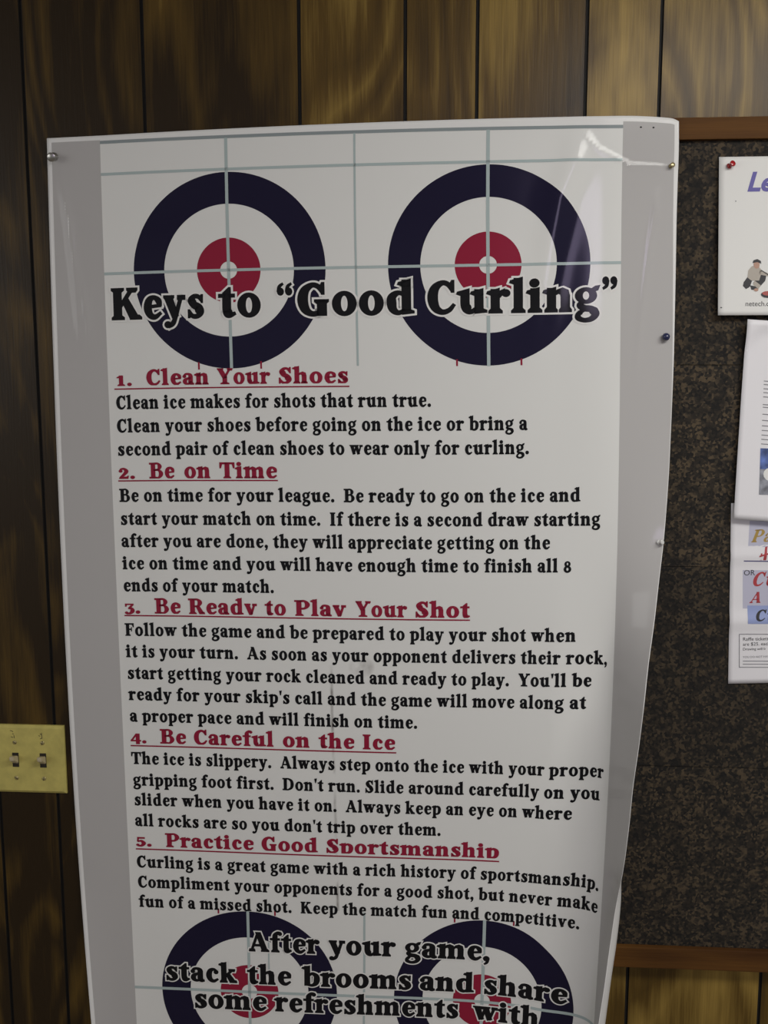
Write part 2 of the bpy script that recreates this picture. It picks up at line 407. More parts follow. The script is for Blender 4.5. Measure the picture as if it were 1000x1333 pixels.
def g_B(p):
    p.stem(.075, 0, .69, C_); p.box(0, .63, .3, .69); p.box(0, 0, .3, .06)
    p.rib((.2, .66, .06), (.37, .658, .07), (.455, .53, .16), (.38, .395, .07), (.2, .37, .06)); p.rib((.2, .37, .06), (.40, .365, .07), (.505, .2, .17), (.4, .035, .075), (.2, .03, .06)); return .62
def g_C(p):
    p.rib((.515, .50, .05), (.43, .63, .08), (.31, .658, .09), (.175, .545, .15), (.13, .34, .18), (.18, .13, .15), (.31, .032, .095), (.45, .07, .075), (.55, .19, .045))
    p.poly([(.46, .62), (.51, .71), (.545, .71), (.545, .46), (.50, .46)]); return .6
def g_D(p):
    p.stem(.075, 0, .69, C_); p.box(0, .63, .3, .69); p.box(0, 0, .3, .06)
    p.rib((.15, .66, .06), (.34, .655, .07), (.52, .54, .14), (.565, .345, .175), (.52, .15, .14), (.34, .035, .07), (.15, .03, .06)); return .7
def g_F(p):
    p.stem(.075, 0, .69, C_); p.box(0, .63, .5, .69); p.poly([(.40, .66), (.51, .69), (.515, .48), (.48, .48)]); p.box(.2, .33, .38, .39); p.poly([(.36, .25), (.395, .25), (.395, .47), (.36, .47)]); p.foot(0, .34); return .54
def g_G(p):
    p.rib((.515, .50, .05), (.43, .63, .08), (.31, .658, .09), (.175, .545, .15), (.13, .34, .18), (.18, .13, .15), (.31, .032, .095), (.47, .06, .09))
    p.poly([(.46, .62), (.51, .71), (.545, .71), (.545, .46), (.50, .46)]); p.box(.42, .0, .585, .31); p.foot(.34, .65, .335, -1); return .67
def g_I(p):
    p.stem(.085, 0, .69, C_); p.foot(0, .34); p.foot(0, .34, .69, -1); return .36
def g_K(p):
    p.stem(.075, 0, .69, C_); p.foot(0, .33); p.foot(0, .33, .69, -1); p.rib((.23, .30, .06), (.47, .64, .075)); p.foot(.36, .64, .69, -1)
    p.poly([(.27, .40), (.40, .46), (.66, .0), (.45, .0)]); p.foot(.42, .73); return .72
def g_L(p):
    p.stem(.075, 0, .69, C_); p.foot(0, .33, .69, -1); p.box(0, 0, .5, .06); p.poly([(.40, 0), (.51, 0), (.53, .2), (.5, .2)]); return .54
def g_P(p):
    p.stem(.075, 0, .69, C_); p.foot(0, .35); p.box(0, .63, .3, .69); p.rib((.2, .66, .06), (.38, .655, .075), (.485, .50, .17), (.39, .34, .075), (.2, .32, .06)); return .59
def g_R(p):
    p.stem(.075, 0, .69, C_); p.foot(0, .34); p.box(0, .63, .3, .69); p.rib((.2, .66, .06), (.37, .655, .07), (.465, .52, .165), (.38, .365, .07), (.2, .345, .06))
    p.poly([(.30, .37), (.44, .36), (.62, .03), (.43, .03)]); p.foot(.43, .67); return .67
def g_S(p):
    p.rib((.44, .52, .05), (.37, .635, .08), (.25, .653, .095), (.145, .535, .15), (.21, .40, .165), (.36, .30, .17), (.425, .165, .15), (.33, .042, .10), (.19, .04, .085), (.085, .17, .05)); p.disc(.20, .475, .09); p.disc(.36, .225, .09)
    p.poly([(.40, .60), (.44, .71), (.475, .71), (.475, .46), (.44, .46)]); p.poly([(.05, .25), (.085, .25), (.13, .09), (.085, -.015), (.05, -.015)]); return .54
def g_T(p):
    p.stem(.225, 0, .69, C_); p.box(.02, .625, .6, .69); p.poly([(.02, .69), (.12, .66), (.06, .45), (.02, .45)]); p.poly([(.50, .66), (.60, .69), (.60, .45), (.56, .45)]); p.foot(.14, .48); return .62
def g_Y(p):
    p.poly([(.02, .69), (.22, .69), (.42, .30), (.25, .25)]); p.rib((.33, .30, .07), (.53, .65, .075)); p.stem(.245, 0, .34, C_); p.foot(.15, .51); p.foot(.0, .29, .69, -1); p.foot(.42, .68, .69, -1); return .66
def g_1(p):
    p.stem(.11, 0, .55); p.poly([(.02, .43), (.02, .47), (.2, .56), (.2, .44)]); p.foot(.02, .36); return .4
def g_2(p):
    p.rib((.09, .40, .07), (.13, .51, .08), (.25, .53, .09), (.34, .41, .15), (.27, .26, .12), (.09, .05, .07)); p.disc(.105, .41, .068); p.poly([(.04, 0), (.40, 0), (.43, .15), (.40, .15), (.35, .10), (.08, .10)]); return .46
def g_3(p):
    p.rib((.07, .50, .05), (.38, .50, .06), n=1); p.rib((.37, .50, .07), (.21, .29, .07)); p.rib((.18, .28, .06), (.31, .255, .12), (.34, .12, .16), (.24, .0, .10), (.10, -.01, .08)); p.disc(.09, .03, .06); p.poly([(.05, .38), (.085, .38), (.12, .5), (.05, .53)]); return .44
def g_4(p):
    p.stem(.25, -.06, .54, .15); p.rib((.27, .52, .06), (.05, .14, .06)); p.box(.02, .10, .46, .165); return .48
def g_5(p):
    p.box(.08, .47, .38, .55); p.rib((.11, .5, .05), (.09, .29, .05)); p.rib((.09, .28, .05), (.24, .325, .10), (.34, .18, .16), (.24, .03, .10), (.09, .03, .08)); p.disc(.085, .075, .06); return .44
def g_8(p):
    p.ring(.21, .43, .15, .145, .055, .085); p.ring(.21, .155, .19, .175, .07, .095); return .42
def g_dot(p):
    p.disc(.11, .07, .085); return .22
def g_comma(p):
    p.disc(.11, .07, .085); p.rib((.16, .06, .07), (.13, -.06, .06), (.06, -.13, .03)); return .22
def g_apo(p):
    p.poly([(.04, .70), (.17, .72), (.12, .47), (.085, .47)]); return .19
def g_lq(p):
    for x in (0, .21):
        p.disc(x + .10, .53, .075); p.rib((x + .05, .54, .06), (x + .075, .64, .055), (x + .16, .70, .03))
    return .45
def g_rq(p):
    for x in (0, .21):
        p.disc(x + .09, .65, .075); p.rib((x + .14, .64, .06), (x + .115, .54, .055), (x + .03, .48, .03))
    return .45
SPECIAL = {'.': g_dot, ',': g_comma, "'": g_apo, '\u201c': g_lq, '\u201d': g_rq}
def glyph(ch, o=0.0):
    p = Pen(o)
    fn = SPECIAL.get(ch) or globals()['g_' + ch]
    return p.faces, fn(p)
def set_line(text, o=0.0, track=.015, space=.24):
    """faces of a line of lettering in em units, with the ink width"""
    x, out = 0.0, []
    for ch in text:
        if ch == ' ':
            x += space
            continue
        f, adv = glyph(ch, o)
        if ch == '8':
            f = [[(a, b) for a, b in q] for q in f]
        out += [[(a + x, b) for a, b in q] for q in f]
        x += adv + track
    return out, x - track

# ---------------------------------------------------------------- relief of the curling poster sheet
# control net (0.1 mm): along the wall, off the wall, height from the eye; columns over the width, rows down the sheet
US = [-0.107, -0.097, -0.05, 0, 0.125, 0.25, 0.375, 0.5, 0.625, 0.75, 0.875, 1.0, 1.0214, 1.0428, 1.0642, 1.0856, 1.107]
V0, DV, NV = [165, 45, 31]
NET = np.array([
[-5902,50,3492,-5828,50,3495,-5481,50,3506,-5113,50,3518,-4181,90,3538,-3249,130,3553,-2317,170,3564,-1386,210,3570,-455,250,3571,476,290,3567,1405,330,3557,2333,370,3542,2485,355,3543,2637,340,3545,2790,325,3546,2943,310,3548,3095,295,3550],
[-5911,50,3011,-5837,50,3013,-5488,50,3024,-5117,50,3035,-4184,90,3056,-3251,130,3071,-2318,170,3082,-1386,210,3088,-454,250,3090,477,290,3088,1407,330,3082,2336,370,3072,2491,355,3074,2647,340,3075,2803,325,3077,2958,310,3079,3114,295,3080],
[-5921,50,2525,-5846,50,2527,-5494,50,2537,-5121,50,2549,-4187,90,2569,-3252,130,2584,-2318,170,2595,-1384,210,2602,-451,250,2605,481,291,2605,1412,331,2602,2342,371,2598,2497,356,2599,2652,341,2601,2807,326,2602,2962,311,2604,3117,296,2605],
[-5930,50,2034,-5854,50,2037,-5500,50,2047,-5124,50,2057,-4188,90,2077,-3252,130,2093,-2317,170,2103,-1381,211,2110,-447,251,2114,487,291,2116,1419,332,2117,2350,372,2118,2504,357,2119,2658,342,2120,2813,327,2122,2967,312,2123,3121,297,2125],
[-5938,50,1540,-5862,50,1542,-5505,50,1551,-5126,50,1561,-4188,90,1581,-3249,130,1596,-2311,171,1607,-1374,211,1614,-438,252,1618,496,293,1622,1429,333,1626,2360,375,1632,2514,360,1633,2668,345,1635,2822,330,1636,2977,315,1637,3131,300,1639],
[-5946,50,1040,-5870,50,1042,-5510,50,1051,-5128,50,1060,-4186,90,1080,-3245,130,1095,-2305,171,1105,-1366,212,1112,-429,253,1118,506,294,1123,1440,336,1130,2371,377,1140,2524,362,1142,2678,347,1143,2833,332,1144,2987,317,1146,3141,302,1147],
[-5954,50,536,-5876,50,538,-5514,50,546,-5130,50,554,-4185,90,574,-3241,131,588,-2298,172,598,-1358,213,606,-419,254,612,517,296,619,1451,338,629,2381,381,643,2535,366,644,2688,351,646,2842,336,647,2995,321,648,3149,306,649],
[-5960,50,27,-5883,50,28,-5517,50,36,-5130,50,44,-4182,90,63,-3236,131,77,-2291,172,87,-1349,214,94,-409,256,101,528,298,110,1462,341,122,2392,385,140,2545,370,141,2697,355,142,2850,340,143,3003,325,144,3156,310,145],
[-5966,50,-487,-5888,50,-486,-5520,50,-479,-5131,50,-471,-4180,90,-453,-3231,131,-440,-2284,173,-430,-1340,215,-423,-399,258,-415,539,301,-404,1473,345,-389,2403,390,-369,2553,375,-368,2703,360,-366,2854,345,-365,3004,330,-364,3155,315,-363],
[-5971,50,-1006,-5892,50,-1005,-5523,50,-998,-5131,50,-992,-4177,90,-974,-3225,132,-961,-2277,174,-952,-1331,216,-944,-389,260,-935,549,304,-923,1483,349,-906,2412,395,-884,2560,381,-882,2708,366,-881,2856,352,-880,3004,337,-878,3152,322,-877],
[-5975,50,-1530,-5896,50,-1528,-5524,50,-1523,-5130,50,-1517,-4174,90,-1499,-3220,132,-1487,-2270,174,-1478,-1323,218,-1470,-380,262,-1460,558,308,-1446,1492,354,-1427,2420,402,-1405,2564,393,-1403,2708,383,-1402,2853,374,-1400,2997,365,-1399,3141,356,-1397],
[-5978,50,-2059,-5898,50,-2058,-5525,50,-2053,-5129,50,-2048,-4170,91,-2030,-3215,132,-2018,-2263,175,-2010,-1315,220,-2001,-372,265,-1990,566,312,-1975,1499,361,-1954,2426,411,-1931,2564,412,-1930,2702,413,-1928,2839,415,-1927,2976,416,-1925,3113,417,-1924],
[-5980,50,-2593,-5900,50,-2592,-5525,50,-2588,-5127,50,-2583,-4166,91,-2567,-3209,133,-2555,-2256,176,-2546,-1308,222,-2537,-364,268,-2525,573,317,-2508,1505,368,-2486,2431,423,-2464,2559,440,-2463,2687,457,-2461,2815,475,-2460,2942,492,-2458,3068,511,-2456],
[-5980,50,-3132,-5900,50,-3131,-5524,50,-3128,-5125,50,-3124,-4163,91,-3108,-3204,133,-3096,-2250,178,-3087,-1301,224,-3078,-358,272,-3064,579,323,-3045,1510,377,-3022,2432,437,-3003,2548,477,-3001,2662,518,-3000,2775,559,-2998,2886,600,-2997,2997,642,-2995],
[-5980,50,-3677,-5899,50,-3676,-5522,50,-3673,-5123,50,-3670,-4159,91,-3654,-3199,134,-3643,-2244,179,-3634,-1296,226,-3623,-353,276,-3607,583,329,-3586,1512,388,-3563,2431,454,-3547,2533,522,-3546,2633,591,-3545,2731,661,-3543,2827,732,-3542,2920,804,-3540],
[-5978,50,-4227,-5897,50,-4227,-5520,50,-4224,-5120,50,-4222,-4155,91,-4206,-3194,135,-4195,-2239,180,-4185,-1291,229,-4173,-349,280,-4155,586,336,-4132,1512,399,-4109,2427,473,-4097,2513,576,-4097,2595,680,-4096,2674,786,-4094,2750,892,-4092,2822,1000,-4090],
[-5974,50,-4783,-5894,50,-4782,-5517,50,-4781,-5117,50,-4779,-4150,91,-4763,-3190,135,-4752,-2235,182,-4741,-1287,231,-4727,-346,285,-4707,587,344,-4682,1510,413,-4659,2421,496,-4653,2492,635,-4653,2559,777,-4652,2622,920,-4651,2681,1065,-4648,2736,1212,-4645],
[-5969,50,-5344,-5888,50,-5344,-5512,50,-5343,-5113,50,-5342,-4146,91,-5326,-3186,136,-5314,-2231,183,-5302,-1284,234,-5286,-344,290,-5264,586,353,-5237,1506,427,-5213,2411,520,-5214,2474,667,-5215,2532,816,-5215,2585,967,-5215,2632,1120,-5213,2674,1275,-5210],
[-5962,50,-5911,-5882,50,-5911,-5507,50,-5911,-5109,50,-5910,-4142,92,-5894,-3182,137,-5881,-2228,185,-5867,-1282,237,-5849,-344,295,-5824,584,362,-5795,1500,443,-5772,2399,547,-5780,2451,698,-5783,2498,851,-5785,2539,1006,-5785,2575,1162,-5784,2606,1319,-5782],
[-5953,50,-6484,-5874,50,-6484,-5501,50,-6484,-5105,50,-6484,-4138,92,-6467,-3178,137,-6453,-2225,187,-6438,-1281,241,-6417,-345,301,-6388,580,372,-6356,1491,460,-6334,2384,577,-6351,2427,731,-6356,2467,886,-6360,2502,1042,-6362,2534,1199,-6362,2561,1356,-6361],
[-5943,50,-7063,-5864,50,-7064,-5493,50,-7064,-5101,50,-7064,-4134,92,-7046,-3175,138,-7031,-2223,189,-7013,-1281,244,-6989,-348,307,-6957,574,383,-6922,1481,479,-6901,2366,609,-6928,2406,764,-6935,2442,920,-6940,2480,1075,-6944,2501,1234,-6946,2499,1394,-6947],
[-5930,50,-7648,-5852,50,-7649,-5485,50,-7649,-5096,50,-7650,-4130,92,-7631,-3172,139,-7613,-2222,191,-7593,-1281,248,-7565,-351,314,-7529,567,394,-7491,1469,499,-7471,2346,644,-7510,2422,785,-7518,2489,930,-7524,2525,1086,-7530,2498,1244,-7536,2413,1380,-7543],
[-5913,55,-8237,-5837,54,-8238,-5475,51,-8240,-5091,50,-8242,-4126,92,-8221,-3169,140,-8202,-2221,193,-8178,-1283,252,-8145,-355,321,-8104,559,406,-8063,1456,520,-8045,2323,682,-8096,2417,811,-8106,2477,959,-8115,2493,1119,-8124,2446,1272,-8133,2344,1394,-8143],
[-5879,98,-8808,-5807,89,-8814,-5461,60,-8832,-5085,50,-8839,-4122,93,-8817,-3166,141,-8795,-2220,195,-8767,-1285,256,-8730,-360,328,-8683,550,419,-8639,1441,543,-8623,2299,722,-8688,2372,864,-8701,2415,1018,-8713,2419,1178,-8725,2372,1331,-8736,2272,1456,-8749],
[-5843,141,-9383,-5775,125,-9393,-5446,70,-9430,-5080,50,-9443,-4118,93,-9419,-3164,142,-9393,-2220,197,-9361,-1287,260,-9318,-366,336,-9266,540,433,-9217,1425,567,-9204,2274,764,-9284,2331,914,-9301,2358,1071,-9317,2352,1231,-9332,2301,1383,-9346,2193,1501,-9362],
[-5805,184,-9960,-5741,160,-9976,-5429,79,-10033,-5074,50,-10054,-4115,93,-10026,-3164,143,-9997,-2223,199,-9960,-1293,265,-9911,-375,344,-9852,528,447,-9798,1407,592,-9787,2247,809,-9884,2287,964,-9906,2303,1123,-9926,2292,1283,-9944,2239,1434,-9962,2125,1547,-9981],
[-5764,228,-10540,-5705,196,-10563,-5411,89,-10641,-5068,50,-10670,-4112,93,-10640,-3164,144,-10606,-2226,202,-10563,-1299,270,-10507,-384,352,-10440,515,462,-10382,1390,619,-10374,2221,857,-10489,2248,1015,-10515,2257,1174,-10539,2244,1334,-10561,2193,1486,-10582,2074,1593,-10605],
[-5721,271,-11123,-5667,231,-11153,-5392,98,-11256,-5062,50,-11294,-4109,94,-11259,-3164,145,-11220,-2229,205,-11170,-1304,275,-11106,-392,361,-11032,503,478,-10969,1372,647,-10963,2195,907,-11098,2218,1066,-11129,2223,1226,-11157,2208,1385,-11183,2154,1535,-11208,2027,1633,-11235],
[-5684,290,-11729,-5634,247,-11763,-5374,102,-11880,-5056,50,-11923,-4106,94,-11885,-3164,146,-11841,-2231,207,-11785,-1310,280,-11714,-400,371,-11631,492,494,-11556,1356,677,-11536,2172,960,-11650,2190,1119,-11683,2192,1279,-11713,2175,1438,-11742,2119,1588,-11769,1984,1674,-11798],
[-5652,290,-12355,-5605,247,-12391,-5355,102,-12515,-5050,50,-12560,-4102,94,-12517,-3163,147,-12468,-2233,210,-12407,-1314,285,-12328,-408,380,-12236,481,511,-12148,1342,707,-12107,2151,1016,-12189,2165,1175,-12224,2162,1335,-12257,2144,1494,-12286,2091,1645,-12315,1956,1730,-12345],
[-5618,290,-12988,-5572,247,-13026,-5335,102,-13155,-5043,50,-13203,-4099,95,-13156,-3162,148,-13103,-2234,212,-13035,-1317,289,-12950,-413,387,-12848,473,524,-12748,1330,731,-12690,2135,1057,-12742,2148,1217,-12779,2154,1377,-12814,2148,1536,-12845,2100,1689,-12874,1965,1774,-12906]], float).reshape(NV, len(US), 3) / 1e4
BODY = [
    ['Clean ice makes for shots that run true.', 0.0138, 0.6411, 532.9, 24.6],
    ['Clean your shoes before going on the ice or bring a', 0.0135, 0.8261, 563.0, 24.4],
    ['second pair of clean shoes to wear only for curling.', 0.0137, 0.829, 593.1, 24.3],
    ['Be on time for your league.  Be ready to go on the ice and', 0.0141, 0.9267, 653.1, 24.0],
    ['start your match on time.  If there is a second draw starting', 0.0138, 0.9642, 683.0, 23.8],
    ['after you are done, they will appreciate getting on the', 0.0135, 0.8708, 711.9, 23.7],
    ['ice on time and you will have enough time to finish all 8', 0.0139, 0.911, 740.8, 23.5],
    ['ends of your match.', 0.0136, 0.3228, 769.5, 23.4],
    ['Follow the game and be prepared to play your shot when', 0.0136, 0.9214, 827.2, 23.1],
    ['it is your turn.  As soon as your opponent delivers their rock,', 0.0133, 0.9833, 855.1, 22.9],
    ["start getting your rock cleaned and ready to play.  You'll be", 0.0145, 0.9514, 883.2, 22.8],
    ["ready for your skip's call and the game will move along at", 0.015, 0.9423, 910.8, 22.7],
    ['a proper pace and will finish on time.', 0.0154, 0.6099, 938.7, 22.5],
    ['The ice is slippery.  Always step onto the ice with your proper', 0.0146, 0.9837, 993.9, 22.2],
    ["gripping foot first.  Don't run. Slide around carefully on you", 0.0166, 0.9765, 1021.7, 22.1],
    ['slider when you have it on.  Always keep an eye on where', 0.0172, 0.9235, 1047.5, 22.0],
    ["all rocks are so you don't trip over them.", 0.0168, 0.6601, 1074.4, 21.8],
    ['Curling is a great game with a rich history of sportsmanship.', 0.0161, 0.9898, 1128.2, 21.5],
    ['Compliment your opponents for a good shot, but never make', 0.0166, 0.9911, 1154.3, 21.4],
    ['fun of a missed shot.  Keep the match fun and competitive.', 0.0171, 0.9519, 1179.6, 21.3]]
HEADS = [
    [[['1.', 0.0171, 0.0485], ['Clean', 0.0766, 0.2055], ['Your', 0.2209, 0.3267], ['Shoes', 0.3419, 0.4812]], 502.6, 29.0, [0.0122, 0.4826, 506.8]],
    [[['2.', 0.0129, 0.0476], ['Be', 0.0774, 0.1291], ['on', 0.1478, 0.2023], ['Time', 0.2194, 0.3359]], 623.2, 29.0, [0.0127, 0.3366, 626.1]],
    [[['3.', 0.014, 0.0474], ['Be', 0.0776, 0.1315], ['Ready', 0.1473, 0.2872], ['to', 0.3028, 0.3466], ['Play', 0.3637, 0.4677], ['Your', 0.4862, 0.5894], ['Shot', 0.6047, 0.7147]], 798.1, 28.3, [0.0138, 0.7147, 801.1]],
    [[['4.', 0.015, 0.0489], ['Be', 0.078, 0.1327], ['Careful', 0.1472, 0.3151], ['on', 0.3326, 0.3899], ['the', 0.4073, 0.4817], ['Ice', 0.4975, 0.5653]], 966.5, 26.8, [0.0148, 0.5669, 970.2]],
    [[['5.', 0.0165, 0.0509], ['Practice', 0.0804, 0.2682], ['Good', 0.2828, 0.4029], ['Sportsmanship', 0.4191, 0.7824]], 1100.6, 25.4, [0.0162, 0.7826, 1104.4]]]
TITLES = [
    [[['Keys', 0.0112, 0.2008], ['to', 0.2282, 0.3138], ['“', 0.344, 0.379], ['Good', 0.382, 0.6118], ['Curling', 0.634, 0.9602], ['”', 0.9645, 0.9972]], 416.5, 58.0],
    [[['After', 0.2515, 0.404], ['your', 0.4238, 0.5675], ['game,', 0.5872, 0.77]], 1231.1, 35.5],
    [[['stack', 0.0688, 0.2248], ['the', 0.2465, 0.3435], ['brooms', 0.367, 0.6035], ['and', 0.62, 0.7378], ['share', 0.7577, 0.934]], 1273.3, 34.8],
    [[['some', 0.129, 0.2892], ['refreshments', 0.306, 0.7065], ['with', 0.7382, 0.882]], 1307.6, 34.8]]

US = np.array(US)
def hermite(P, t, xs):
    """cubic interpolation through knots xs of rows P[k]; t any shape"""
    n = len(xs)
    d = np.zeros_like(P)
    h = np.diff(xs)
    sl = np.diff(P, axis=0) / h.reshape((-1,) + (1,) * (P.ndim - 1))
    d[1:-1] = (sl[:-1] * h[1:].reshape((-1,) + (1,) * (P.ndim - 1)) + sl[1:] * h[:-1].reshape((-1,) + (1,) * (P.ndim - 1))) / (h[1:] + h[:-1]).reshape((-1,) + (1,) * (P.ndim - 1))
    d[0], d[-1] = sl[0], sl[-1]
    return d
DU = np.stack([hermite(NET[i], None, US) for i in range(NV)])                     # slope over columns
VSX = V0 + DV * np.arange(NV)
DVV = np.stack([hermite(NET[:, j], None, VSX) for j in range(len(US))], axis=1)   # slope over rows
DUV = np.stack([hermite(DU[:, j], None, VSX) for j in range(len(US))], axis=1)
def ridge(U, V, pts, amp, sig):
    """soft buckle along a broken line of (u, v, strength)"""
    X, Y = U * 745, (V - 170) * 1.14
    best = np.full(X.shape, 1e9); st = np.zeros(X.shape)
    for (a, b, s0), (c, d, s1) in zip(pts, pts[1:]):
        ax, ay, cx, cy = a * 745, (b - 170) * 1.14, c * 745, (d - 170) * 1.14
        L2 = (cx - ax) ** 2 + (cy - ay) ** 2
        t = np.clip(((X - ax) * (cx - ax) + (Y - ay) * (cy - ay)) / L2, 0, 1)
        q = (X - ax - t * (cx - ax)) ** 2 + (Y - ay - t * (cy - ay)) ** 2
        m = q < best
        st = np.where(m, s0 + (s1 - s0) * t, st); best = np.where(m, q, best)
    return amp * st * np.exp(-best / (2 * sig ** 2))
def relief(U, V):
    r = ridge(U, V, [(.922, 184, .1), (.912, 225, .9), (.885, 275, 1), (.865, 350, .6), (.845, 430, .3), (.83, 500, 0)], .0048, 14)
    r += ridge(U, V, [(.922, 188, 0), (.955, 214, .8), (1.018, 236, 1), (1.088, 236, .3)], .0007, 2.6)
    r += ridge(U, V, [(1.070, 262, 0), (1.066, 290, 1), (1.056, 335, .8), (1.040, 430, .5), (1.03, 520, 0)], .0018, 4)
    r += ridge(U, V, [(-.083, 215, 0), (-.066, 290, 1), (-.058, 370, .6), (-.050, 470, 0)], .0024, 4)
    r += ridge(U, V, [(-.055, 330, 0), (-.040, 400, .7), (-.033, 470, 0)], .0018, 3.5)
    r += ridge(U, V, [(.0, 177, .0), (.05, 205, .5), (.16, 225, .0)], .0010, 10)
    return r
def surf(U, V):
    U = np.asarray(U, float); V = np.asarray(V, float)
    j = np.clip(np.searchsorted(US, U, side='right') - 1, 0, len(US) - 2)
    i = np.clip(((V - V0) / DV).astype(int), 0, NV - 2)
    h = US[j + 1] - US[j]; a = (U - US[j]) / h; b = (V - VSX[i]) / DV
    def H(t): return 2 * t ** 3 - 3 * t ** 2 + 1, t ** 3 - 2 * t ** 2 + t, -2 * t ** 3 + 3 * t ** 2, t ** 3 - t ** 2
    A, B = H(a), H(b)
    P = 0
    for jj, (p, q) in ((0, (A[0], A[1] * h)), (1, (A[2], A[3] * h))):
        for ii, (r, s) in ((0, (B[0], B[1] * DV)), (1, (B[2], B[3] * DV))):
            k = (i + ii, j + jj)
            P = P + (p * r)[:, None] * NET[k] + (q * r)[:, None] * DU[k] + (p * s)[:, None] * DVV[k] + (q * s)[:, None] * DUV[k]
    off = P[:, 1] + relief(U, V)
    return np.stack([P[:, 0], -off, P[:, 2] + EYE], axis=1)
def surf_n(U, V):
    e1, e2 = 5e-4, .4
    U = np.asarray(U, float); V = np.asarray(V, float)
    p = surf(U, V)
    du = surf(U + e1, V) - surf(U - e1, V); dv = surf(U, V - e2) - surf(U, V + e2)
    n = np.cross(du, dv); n /= np.linalg.norm(n, axis=1)[:, None]
    return p, n
def on_sheet(name, uv, faces, lift, mat, parent, uvmap=False, thick=0.0):
    """mesh lying on the curled sheet, lifted off it by the thickness of the ink"""
    uv = np.asarray(uv, float)
    p, n = surf_n(uv[:, 0], uv[:, 1])
    co = p + n * lift
    me = bpy.data.meshes.new(name)
    if thick:
        k = len(co)
        back = p - n * thick
        rim = {}
        for f in faces:
            for a, b in zip(f, list(f[1:]) + [f[0]]):
                rim[(a, b)] = 1
        allf = [list(f) for f in faces] + [[q + k for q in reversed(f)] for f in faces]
        allf += [[a, a + k, b + k, b] for (a, b) in rim if (b, a) not in rim]
        me.from_pydata(np.vstack([co, back]).tolist(), [], allf)
        nor = np.vstack([n, -n])
    else:
        me.from_pydata(co.tolist(), [], [list(f) for f in faces]); nor = n
    for q in me.polygons: q.use_smooth = True
    if not thick: me.normals_split_custom_set_from_vertices(nor.tolist())
    if uvmap:
        l = me.uv_layers.new(name='UVMap')
        idx = np.zeros(len(me.loops), int); me.loops.foreach_get('vertex_index', idx)
        w = np.stack([uv[idx % len(uv), 0], uv[idx % len(uv), 1] / 1000], axis=1)
        l.data.foreach_set('uv', w.ravel())
    return link(name, me, mat, parent)
def patch(us, top, bottom, nv):
    """grid from a top row to a bottom row; top and bottom are functions of u"""
    uv, fs = [], []
    for k in range(nv + 1):
        t = k / nv
        for u in us: uv.append((u, top(u) * (1 - t) + bottom(u) * t))
    m = len(us)
    for k in range(nv):
        for j in range(m - 1):
            a = k * m + j
            fs.append((a + m, a + m + 1, a + 1, a))
    return uv, fs
def letters(faces, fx, fy, clip=None):
    """em-space faces to sheet coordinates"""
    uv, fs = [], []
    for f in faces:
        q = [(x, max(y, clip) if clip is not None else y) for x, y in f]
        a = sum(q[i][0] * q[(i + 1) % len(q)][1] - q[(i + 1) % len(q)][0] * q[i][1] for i in range(len(q)))
        if abs(a) < 1e-7: continue
        if a < 0: q = q[::-1]
        # cut long quads so they follow the curl of the sheet
        if len(q) == 4 and max(math.dist(q[0], q[1]), math.dist(q[1], q[2])) > .3:
            if math.dist(q[0], q[1]) > math.dist(q[1], q[2]): q = q[1:] + q[:1]
            m = max(2, int(math.dist(q[1], q[2]) / .15))
            for k in range(m):
                r = lambda A, B, t: (A[0] + (B[0] - A[0]) * t, A[1] + (B[1] - A[1]) * t)
                c = [r(q[0], q[3], k / m), r(q[1], q[2], k / m), r(q[1], q[2], (k + 1) / m), r(q[0], q[3], (k + 1) / m)]
                b = len(uv); uv += [(fx(x), fy(y)) for x, y in c]; fs.append(tuple(range(b, b + 4)))
            continue
        b = len(uv); uv += [(fx(x), fy(y)) for x, y in q]; fs.append(tuple(range(b, b + len(q))))
    return uv, fs

V_END = 1535.0
def v_top(u):
    return 176.5 - 4.5 * min(max(u, 0), 1.0) + 3 * max(0, (u - 1.0) / .09) ** 2 + (3 * ((u - 1.09) / .017) ** 2 if u > 1.09 else 0)
PST = thing('poster', 'large white laminated curling rules poster with navy and red targets, right edge curling forward',
            'poster', (.0, 0, float(NET[-1, 5, 2]) + EYE))
us_all = np.concatenate([np.linspace(-.107, 0, 20)[:-1], np.linspace(0, 1, 171)[:-1], np.linspace(1, 1.107, 31)])
uv, fs = patch(us_all, v_top, lambda u: V_END, 330)
on_sheet('sheet', uv, fs, 0.0, M['stock'], PST, thick=.0004)
pr_top = lambda u: 185.0
uv, fs = patch(np.linspace(0, 1, 171), pr_top, lambda u: V_END - 8, 330)
on_sheet('print_panel', uv, fs, .00015, M['printed'], PST, uvmap=True)
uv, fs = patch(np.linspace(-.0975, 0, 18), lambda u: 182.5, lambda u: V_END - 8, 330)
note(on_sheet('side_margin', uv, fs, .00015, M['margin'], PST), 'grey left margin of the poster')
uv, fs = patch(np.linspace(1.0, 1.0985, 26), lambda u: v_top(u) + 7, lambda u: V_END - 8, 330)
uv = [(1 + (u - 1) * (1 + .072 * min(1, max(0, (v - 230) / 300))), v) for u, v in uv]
note(on_sheet('side_margin', uv, fs, .00015, M['margin'], PST), 'grey right margin of the poster, curled forward')

